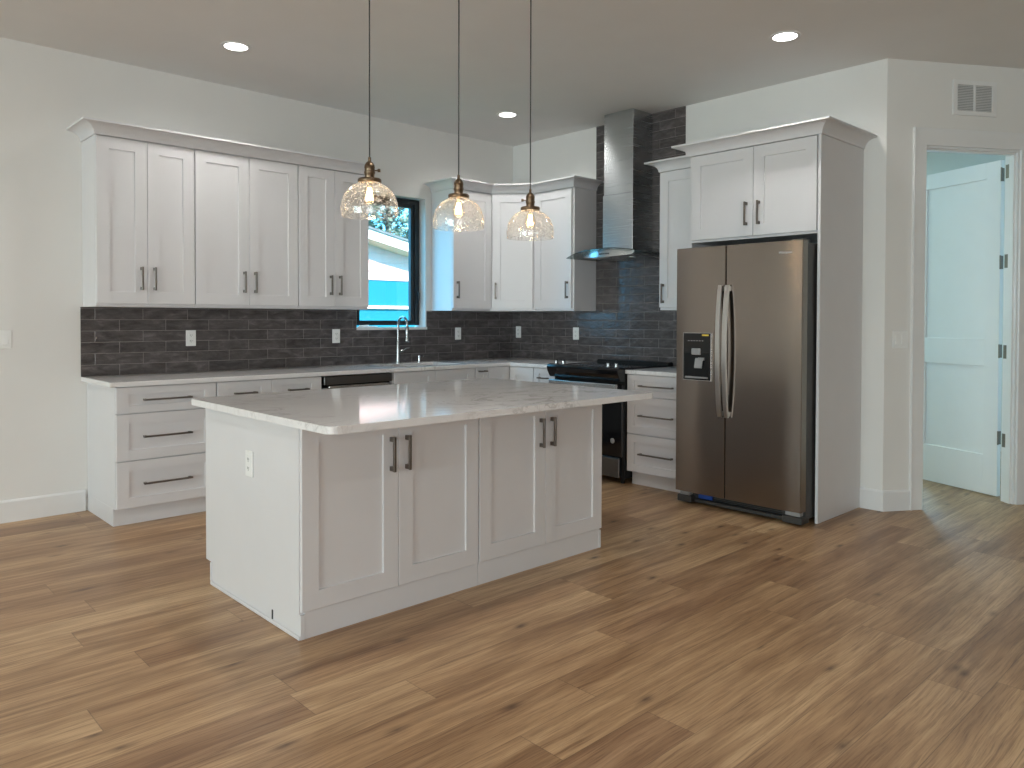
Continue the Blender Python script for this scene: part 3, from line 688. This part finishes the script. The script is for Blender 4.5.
def bow_handle(x, par):
    t = bmesh.new(); R2 = []; z0_, z1_ = 0.640, 1.525; N = 26
    for i in range(N+1):
        u = i/N; z = z0_+(z1_-z0_)*u; o = -0.847-0.036*(1-(2*u-1)**2)**0.8
        w2 = 0.0155; th = 0.016
        R2.append([t.verts.new(p) for p in ((x-w2, o+th, z), (x-w2, o+0.002, z), (x-w2+0.002, o, z), (x+w2-0.002, o, z), (x+w2, o+0.002, z), (x+w2, o+th, z))])
    for a, b in zip(R2, R2[1:]):
        for k in range(6): t.faces.new((a[k], a[(k+1) % 6], b[(k+1) % 6], b[k]))
    t.faces.new(R2[0]); t.faces.new(list(reversed(R2[-1]))); bmesh.ops.recalc_face_normals(t, faces=t.faces[:])
    m_ = MB(); m_.merge(t)
    for zz in (z0_+0.008, z1_-0.04): m_.box(x-0.014, x+0.014, -0.842, -0.815, zz, zz+0.032, 0.002)
    return m_.build('handle', M['hsteel'], par, True)
bow_handle(split-0.027, dL); bow_handle(split+0.024, dR)
# dispenser
yd = -0.8315
dp = MB().cells([0.073, 0.083, 0.278, 0.288], [0.879, 0.889, 1.065, 1.200], lambda i, j: not (i == 1 and j == 1), yd-0.005, yd+0.012, 'xzy', 0.0).build('dispenser', M['blackglass'], dL)
MB().box(0.082, 0.279, yd-0.0035, yd+0.011, 0.888, 1.067).build('recess', M['blackpl'], dL)
MB().cells([0.069, 0.0735, 0.2875, 0.292], [0.875, 0.8795, 1.1995, 1.204], lambda i, j: not (i == 1 and j == 1), yd-0.0045, yd+0.010, 'xzy', 0.001).build('dispenser_bezel', M['steel'], dL)
MB().box(0.143, 0.213, yd-0.016, yd+0.0, 1.052, 1.096, 0.004).build('ice_chute', M['greypl'], dp)
pd = MB().prism([(yd-0.014, 1.03), (yd-0.030, 0.965), (yd-0.024, 0.960), (yd-0.006, 1.03)], 'x', 0.175, 0.235, 0.001); pd.box(0.195, 0.245, yd-0.018, yd, 1.015, 1.034, 0.002)
pd.build('paddle', M['greypl'], dp)
for q in range(6): MB().box(0.112+q*0.022, 0.121+q*0.022, yd-0.0058, yd-0.0045, 1.146, 1.152).build('button', M['greypl'], dp)
MB().box(0.222, 0.275, yd-0.0062, yd-0.0048, 1.182, 1.193).build('sticker', M['yellow'], dp)
MB().box(0.09, 0.27, yd-0.012, yd+0.0, 0.890, 0.902, 0.002).build('drip_tray', M['greypl'], dp)
# grille, hinge covers
gr = MB(); 
for q in range(5): gr.box(0.19+0.0, FW_-0.16, -0.752+q*0.002, -0.742, 0.030+q*0.011, 0.035+q*0.011)
gr.build('grille', M['blackpl'], r)
MB().box(0.13, FW_-0.12, -0.778, -0.745, 0.018, 0.042, 0.003).build('kick_plate', M['darkmetal'], r)
MB().box(0.155, 0.265, -0.766, -0.75, 0.046, 0.084, 0.004).build('filter_cap', M['blue'], r)
for a, b in ((0.004, 0.115), (FW_-0.135, FW_-0.004)):
    MB().box(a, b, -0.800, -0.70, 0.012, 0.058, 0.004).build('foot_cover', M['darkmetal'], r)
    MB().box(a+0.02, b-0.015, -0.795, -0.745, 0.06, 0.091, 0.003).build('hinge_bracket', M['greypl'], r)
for q in (0.05, FW_-0.05):
    for yy in (-0.66, -0.1): MB().cyl((q, yy, 0), (q, yy, 0.04), 0.02, 12).build('foot', M['blackpl'], r)
MB().box(FW_-0.09, FW_-0.01, -0.79, -0.70, 1.781, 1.80, 0.004).build('hinge_cover', M['darkmetal'], r)
def text(body, size, parent, name, mat, loc, rot, ext=0.0006):
    cu = bpy.data.curves.new(name, 'FONT'); cu.body = body; cu.size = size; cu.align_x = 'CENTER'; cu.align_y = 'CENTER'; cu.extrude = ext
    tmp = bpy.data.objects.new(name, cu); COL.objects.link(tmp)
    me = bpy.data.meshes.new_from_object(tmp.evaluated_get(bpy.context.evaluated_depsgraph_get())); me.materials.clear(); me.materials.append(mat)
    bpy.data.objects.remove(tmp); o = bpy.data.objects.new(name, me); COL.objects.link(o); o.parent = parent; o.location = loc; o.rotation_euler = rot; return o
text('Whirlpool', 0.021, dR, 'logo', M['white'], (0.815, -0.8285, 1.717), (math.pi/2, 0, 0))

# ---------------------------------------------------------------- island
IX0, IX1, IYB, IYF = -3.8931, -2.0338, -1.935, -2.885
IDp = IYB-IYF; XM = -2.9535
def island_unit(x0, x1, label, end):
    W = x1-x0; r = thing('island_cabinet', label, 'island cabinet', (x0, IYB, 0), 0, 'island cabinets')
    MB().box(0.019 if end == 'l' else 0.0, W-0.019 if end == 'r' else W, -IDp, 0, ZK, ZB, 0.001).build('body', M['cab'], r)
    x0_ = 0.019 if end == 'l' else 0; x1_ = W-0.019 if end == 'r' else W
    MB().box(x0_+0.0, x1_, -IDp-0.010, -0.07, 0, ZK+0.001).build('toe_kick', M['cab'], r)
    if end == 'l':
        MB().prism([(0, ZK), (0, ZB), (-IDp-0.0, ZB), (-IDp-0.0, ZK-0.01), (-IDp-0.0125, ZK-0.01), (-IDp-0.0125, 0.0), (-0.066, 0), (-0.066, ZK)], 'x', 0.0, 0.0185, 0.001).build('end_panel', M['cab'], r)
        MB().box(-0.008, 0.0, -IDp-0.0125, -0.066, 0.0, 0.018, 0.003).build('shoe_molding', M['cab'], r)
        MB().box(-0.008, 0.0, -0.074, -0.066, 0.018, ZK, 0.002).build('shoe_molding', M['cab'], r)
        MB().box(-0.004, 0.0, -0.722, -0.714, 0.018, 0.058, 0.001).build('cable_stub', M['slot'], r)
    if end == 'r':
        MB().prism([(0, ZK), (0, ZB), (-IDp, ZB), (-IDp, ZK-0.01), (-IDp-0.0125, ZK-0.01), (-IDp-0.0125, 0.0), (-0.066, 0), (-0.066, ZK)], 'x', W-0.0185, W, 0.001).build('end_panel', M['cab'], r)
    m = W/2
    for a, b, hx in ((0.003, m-0.0015, m-0.041), (m+0.0015, W-0.003, m+0.041)):
        o = MB().front(a, b, ZK+0.002, ZB-0.004, -IDp-0.0015, 0.0185).build('door', M['cab'], r)
        handle(o, 'v', hx, -IDp-0.02, 0.704, 0.153)
    return r
isl = island_unit(IX0, XM-0.001, 'white two door island cabinet nearer the camera with end panel', 'l')
island_unit(XM+0.001, IX1, 'white two door island cabinet at the end toward the fridge', 'r')
# worktop with rounded corners
def rrect(x0, x1, y0, y1, rad, k=6):
    pts = []
    for cx_, cy_, a0 in ((x1-rad, y1-rad, 0), (x0+rad, y1-rad, 90), (x0+rad, y0+rad, 180), (x1-rad, y0+rad, 270)):
        for i in range(k+1):
            a = math.radians(a0+90*i/k); pts.append((cx_+rad*math.cos(a), cy_+rad*math.sin(a)))
    return pts
ic = MB().prism(rrect(-3.951, -1.9826, -3.231, -1.878, 0.035), 'z', CT0, CT1, 0.0025).build('countertop', M['quartz'])
tag(ic, 'large white veined quartz slab topping the kitchen island', 'countertop')

# ---------------------------------------------------------------- outlets and switches
def plate(label, kind, loc, rz, gang=1, dark=False):
    r = thing('outlet' if kind == 'o' else 'light_switch', label, 'outlet' if kind == 'o' else 'light switch', loc, rz, 'wall outlets' if kind == 'o' else 'wall switches')
    w_ = 0.036 if gang == 1 else 0.0585
    MB().box(-w_, w_, -0.006, 0, -0.058, 0.058, 0.0025, 2).build('cover_plate', M['white'], r)
    xs_ = [0] if gang == 1 else [-0.023, 0.023]
    for x in xs_:
        if kind == 'o':
            MB().box(x-0.0175, x+0.0175, -0.0085, -0.005, -0.035, 0.035, 0.001).build('socket', M['white'], r)
            for zz in (-0.02, 0.02):
                sl_ = MB()
                for xx in (-0.007, 0.005): sl_.box(x+xx, x+xx+0.0025, -0.0092, -0.0080, zz-0.004, zz+0.006)
                sl_.box(x-0.002, x+0.002, -0.0092, -0.0080, zz-0.011, zz-0.0075)
                sl_.build('receptacle', M['slot'], r)
        else:
            MB().prism([(-0.005, -0.034), (-0.012, -0.033), (-0.0075, 0.033), (-0.005, 0.034)], 'x', x-0.0165, x+0.0165, 0.0006).build('rocker', M['white'], r)
    return r
plate('white outlet on the dark tile below the leftmost upper cabinet', 'o', (-3.242, -0.005, 1.149), 0)
plate('white outlet on the dark tile just left of the window', 'o', (-2.041, -0.005, 1.147), 0)
plate('white outlet on the dark tile between faucet and corner', 'o', (-0.723, -0.005, 1.153), 0)
plate('white outlet on the dark tile right beside the room corner', 'o', (-0.005, -0.097, 1.162), RW)
plate('white outlet on the dark tile left of the range', 'o', (-0.005, -0.878, 1.159), RW)
plate('white outlet on the left end panel of the island', 'o', (IX0, -2.436, 0.651), RW)
plate('white light switch on the bare wall at the left edge', 's', (-4.394, 0, 1.158), 0)
plate('white double light switch beside the doorway casing', 's', (0.119*ca, YC-0.119*sa, 1.162), DG_RZ, 2)

# ---------------------------------------------------------------- wall vent
r = thing('wall_vent', 'white return air grille above the doorway', 'vent', DG_LOC, DG_RZ)
v0, v1, z0, z1 = 0.4995, 0.8445, 2.6984, 2.937
xm = (v0+v1)/2
MB().cells([v0, v0+0.035, xm-0.008, xm+0.008, v1-0.035, v1], [z0, z0+0.03, z1-0.03, z1], lambda i, j: not (i in (1, 3) and j == 1), -0.012, -0.0005, 'xzy', 0.002).build('frame', M['trim'], r)
MB().box(v0+0.03, v1-0.03, -0.003, -0.0006, z0+0.025, z1-0.025).build('backing', M['greypl'], r)
for a, b in ((v0+0.034, xm-0.007), (xm+0.007, v1-0.034)):
    ns = 16
    for i in range(ns):
        zz = z0+0.031+(z1-z0-0.062)*(i+0.5)/ns
        MB().prism([(-0.0105, zz-0.0048), (-0.0095, zz-0.0052), (-0.0035, zz+0.0032), (-0.0045, zz+0.0036)], 'x', a, b).build('slat', M['trim'], r)

# ---------------------------------------------------------------- recessed ceiling lights
def downlight(x, y, label):
    r = thing('ceiling_light', label, 'ceiling light', (x, y, H), 0, 'recessed ceiling lights')
    MB().lathe([(0.072, -0.0005), (0.072, -0.003), (0.088, -0.006), (0.094, -0.0035), (0.094, -0.0005)], (0, 0, 0), 36, cap=False).build('trim_ring', M['trim'], r, True)
    MB().lathe([(0.0735, -0.0012), (0.0735, -0.0028), (0.05, -0.0036)], (0, 0, 0), 32).build('lens', M['led'], r)
    lamp('downlight_beam', 'SPOT', (0, 0, -0.012), 47, (1.0, 0.985, 0.96), spot_size=2.75, spot_blend=1.0, shadow_soft_size=0.07).parent = r
    return r
downlight(-3.264, -0.857, 'bright recessed ceiling light above the left upper cabinets')
downlight(-0.876, -0.861, 'bright recessed ceiling light near the corner by the hood')
downlight(-0.872, -3.381, 'bright recessed ceiling light in front of the fridge surround')

downlight(-3.264, -3.381, 'added unseen recessed light above the seating side of the island')  # this and the next three are added out of view to light the room
downlight(-5.65, -0.857, 'added unseen recessed light near the bare wall left of the cabinets')
downlight(-5.65, -3.381, 'added unseen recessed light over the open floor left of the island')
downlight(-3.264, -5.9, 'added unseen recessed light over the open floor in front of the island')
# ---------------------------------------------------------------- pendants
def pendant_root(x, y, z, turn, label):
    return thing('pendant_light', label, 'pendant light', (x, y, z), turn, 'pendant lights over the island')
def make_pendant(x, y, z, turn, label):
    r = pendant_root(x, y, z, turn, label); T = H-z
    prof = []
    for i in range(15):
        a = math.pi/2*i/14; rr = 0.1265*math.cos(a)**0.80 if i < 14 else 0
        hh = 0.028+0.122*math.sin(a)**0.95
        if rr > 0.047: prof.append((rr, hh))
    prof = [(0.1235, 0.0), (0.125, 0.012)] + prof + [(0.047, 0.150)]
    inner = [(max(0.02, q-0.003), h-0.0005 if h > 0.02 else h) for q, h in prof]
    MB().lathe(prof+inner[::-1]+[prof[0]], (0, 0, 0), 48, cap=False).build('lamp_shade', M['shade'], r, True)
    fi = MB().lathe([(0.012, 0.147), (0.050, 0.149), (0.052, 0.152), (0.052, 0.163), (0.049, 0.167), (0.026, 0.169)], (0, 0, 0), 36); fi.build('fitter', M['brass'], r, True)
    so = MB().lathe([(0.021, 0.168), (0.022, 0.186), (0.0245, 0.190), (0.0245, 0.198), (0.0225, 0.2), (0.0225, 0.214), (0.024, 0.216), (0.0225, 0.226), (0.016, 0.238), (0.010, 0.243), (0.007, 0.245), (0.0065, 0.262)], (0, 0, 0), 28)
    so = so.build('socket', M['brass'], r, True)
    kn = MB(); kn.cyl((0.02, 0, 0.204), (0.040, 0, 0.204), 0.003, 8).lathe([(0.007, 0.036), (0.008, 0.039), (0.008, 0.046), (0.006, 0.048)], (0, 0, 0), 12, 'x')
    kn = MB(); kn.cyl((0.02, 0, 0.204), (0.038, 0, 0.204), 0.003, 8).cyl((0.036, 0, 0.204), (0.048, 0, 0.204), 0.0075, 12)
    kn.build('switch_knob', M['brass'], so)
    MB().tube([(0, 0, 0.258), (0, 0, T-0.02)], 0.0034, 8).build('cord', M['cord'], r)
    MB().lathe([(0.062, 0), (0.060, -0.012), (0.05, -0.022), (0.008, -0.028)], (0, 0, T), 28).build('ceiling_canopy', M['brass'], r, True)
    bu = MB().lathe([(0.013, 0.150), (0.013, 0.135), (0.022, 0.118), (0.030, 0.098), (0.032, 0.080), (0.027, 0.060), (0.014, 0.048), (0.002, 0.045)], (0, 0, 0), 24).build('bulb', M['bulbglass'], r, True)
    fl_ = MB()
    for k in range(6):
        a = 2*math.pi*k/6; fl_.tube([(0.006*math.cos(a), 0.006*math.sin(a), 0.128), (0.013*math.cos(a+0.3), 0.013*math.sin(a+0.3), 0.072)], 0.0030, 6)
    fl_.build('filament', M['filament'], bu)
    lamp('bulb_glow', 'POINT', (0, 0, 0.09), 1.5, (1.0, 0.86, 0.70), shadow_soft_size=0.03).parent = r
    return r
PY = -2.78
make_pendant(-3.492, PY, 1.750, math.radians(-43), 'glass dome pendant hanging in front of the left cabinets, nearest of three')
make_pendant(-2.982, PY, 1.738, math.radians(60), 'glass dome pendant hanging in front of the blue lit cabinet side')
make_pendant(-2.489, PY, 1.726, math.radians(137), 'glass dome pendant hanging in front of the corner cabinet doors')

# ---------------------------------------------------------------- outdoors, seen through the window
g_ = MB().box(-12, 30, 0.2, 40, -0.35, -0.2).build('ground', M['grass']); struct(g_, label='grass outside the window', cat='ground')
r = thing('neighbor_house', 'neighboring house with cream gable and blue wall outside the window', 'house', (0, 6.0, 0))
MB().box(-4, 9, 0.0, 6.0, -0.2, 1.985).build('lower_wall', M['bluewall'], r)
MB().box(-4, 9, -0.05, 0.0, 1.465, 1.525, 0.004).build('ledge', M['whitewood'], r)
sl_ = -0.208; zr_ = lambda x: 2.779+(x-2.134)*sl_
ap = -2.2
poly = [(ap, 1.985), (7.5, 1.985)]
sd = MB()
k = 0; zz = 1.985
while zz < 3.7:
    xr_ = min(8.6, 2.134+(zz-2.60)/sl_)
    xl_ = ap
    if xr_ > xl_: sd.prism([(-0.018, zz), (0.1, zz), (0.1, zz+0.16), (-0.002, zz+0.16)], 'x', xl_, xr_)
    zz += 0.16
sd.build('gable_siding', M['siding'], r)
fs = MB().prism([(ap, zr_(ap)), (8.5, zr_(8.5)), (8.5, zr_(8.5)-0.17), (ap, zr_(ap)-0.17)], 'y', -0.42, -0.38).build('rake_fascia', M['whitewood'], r)
MB().prism([(ap, zr_(ap)-0.15), (8.5, zr_(8.5)-0.15), (8.5, zr_(8.5)-0.17), (ap, zr_(ap)-0.17)], 'y', -0.38, 0.05).build('soffit', M['whitewood'], r)
MB().prism([(ap, zr_(ap)+0.04), (8.6, zr_(8.6)+0.04), (8.6, zr_(8.6)), (ap, zr_(ap))], 'y', -0.45, 6.0).build('roof', M['roof'], r)
def tree(x, y, h, rad, label, n=2600):
    r = thing('tree', label, 'tree', (x, y, -0.2), 0, 'trees behind the neighboring house')
    tr = MB(); tr.tube([(0, 0, 0), (0.05, 0.03, h*0.35), (-0.05, 0.02, h*0.7), (0.02, 0, h*0.9)], [0.17, 0.14, 0.09, 0.04], 10)
    for i in range(7):
        a = random.uniform(0, 6.28); z = h*random.uniform(0.3, 0.75); L = rad*random.uniform(0.5, 0.9)
        tr.tube([(0, 0, z), (L*0.5*math.cos(a), L*0.5*math.sin(a), z+0.35*L), (L*math.cos(a), L*math.sin(a), z+0.55*L)], [0.06, 0.04, 0.015], 6)
    tr.build('trunk', M['bark'], r)
    t = bmesh.new(); cl = [(random.uniform(-1, 1)*rad*0.75, random.uniform(-1, 1)*rad*0.75, h*random.uniform(0.30, 0.95)) for _ in range(26)]
    for i in range(n):
        c_ = random.choice(cl); p = Vector(c_)+Vector((random.gauss(0, 1), random.gauss(0, 1), random.gauss(0, 0.8)))*rad*0.28
        if p.x*p.x+p.y*p.y > rad*rad: continue
        s_ = random.uniform(0.06, 0.13); a = Vector((random.gauss(0, 1), random.gauss(0, 1), random.gauss(0, 1))).normalized(); b = a.orthogonal().normalized()
        q = a.cross(b); t.faces.new([t.verts.new(p+v) for v in (a*s_, b*s_*0.5, -a*s_, -b*s_*0.5)])
    m_ = MB(); m_.merge(t); m_.build('foliage', M['leaf'], r)
tree(5.3, 13.9, 6.2, 1.3, 'leafy green tree nearest behind the left of the neighboring roof', 5200)
tree(8.0, 14.0, 6.6, 1.3, 'leafy green tree behind the middle of the neighboring roof', 5200)
tree(10.7, 14.6, 6.4, 1.3, 'leafy green tree behind the right of the neighboring roof', 5200)
tree(8.9, 17.4, 8.0, 1.9, 'tall leafy tree farther back between the roof trees', 5200)
tree(13.2, 18.5, 8.0, 1.9, 'tall leafy tree farther back at the right', 5200)
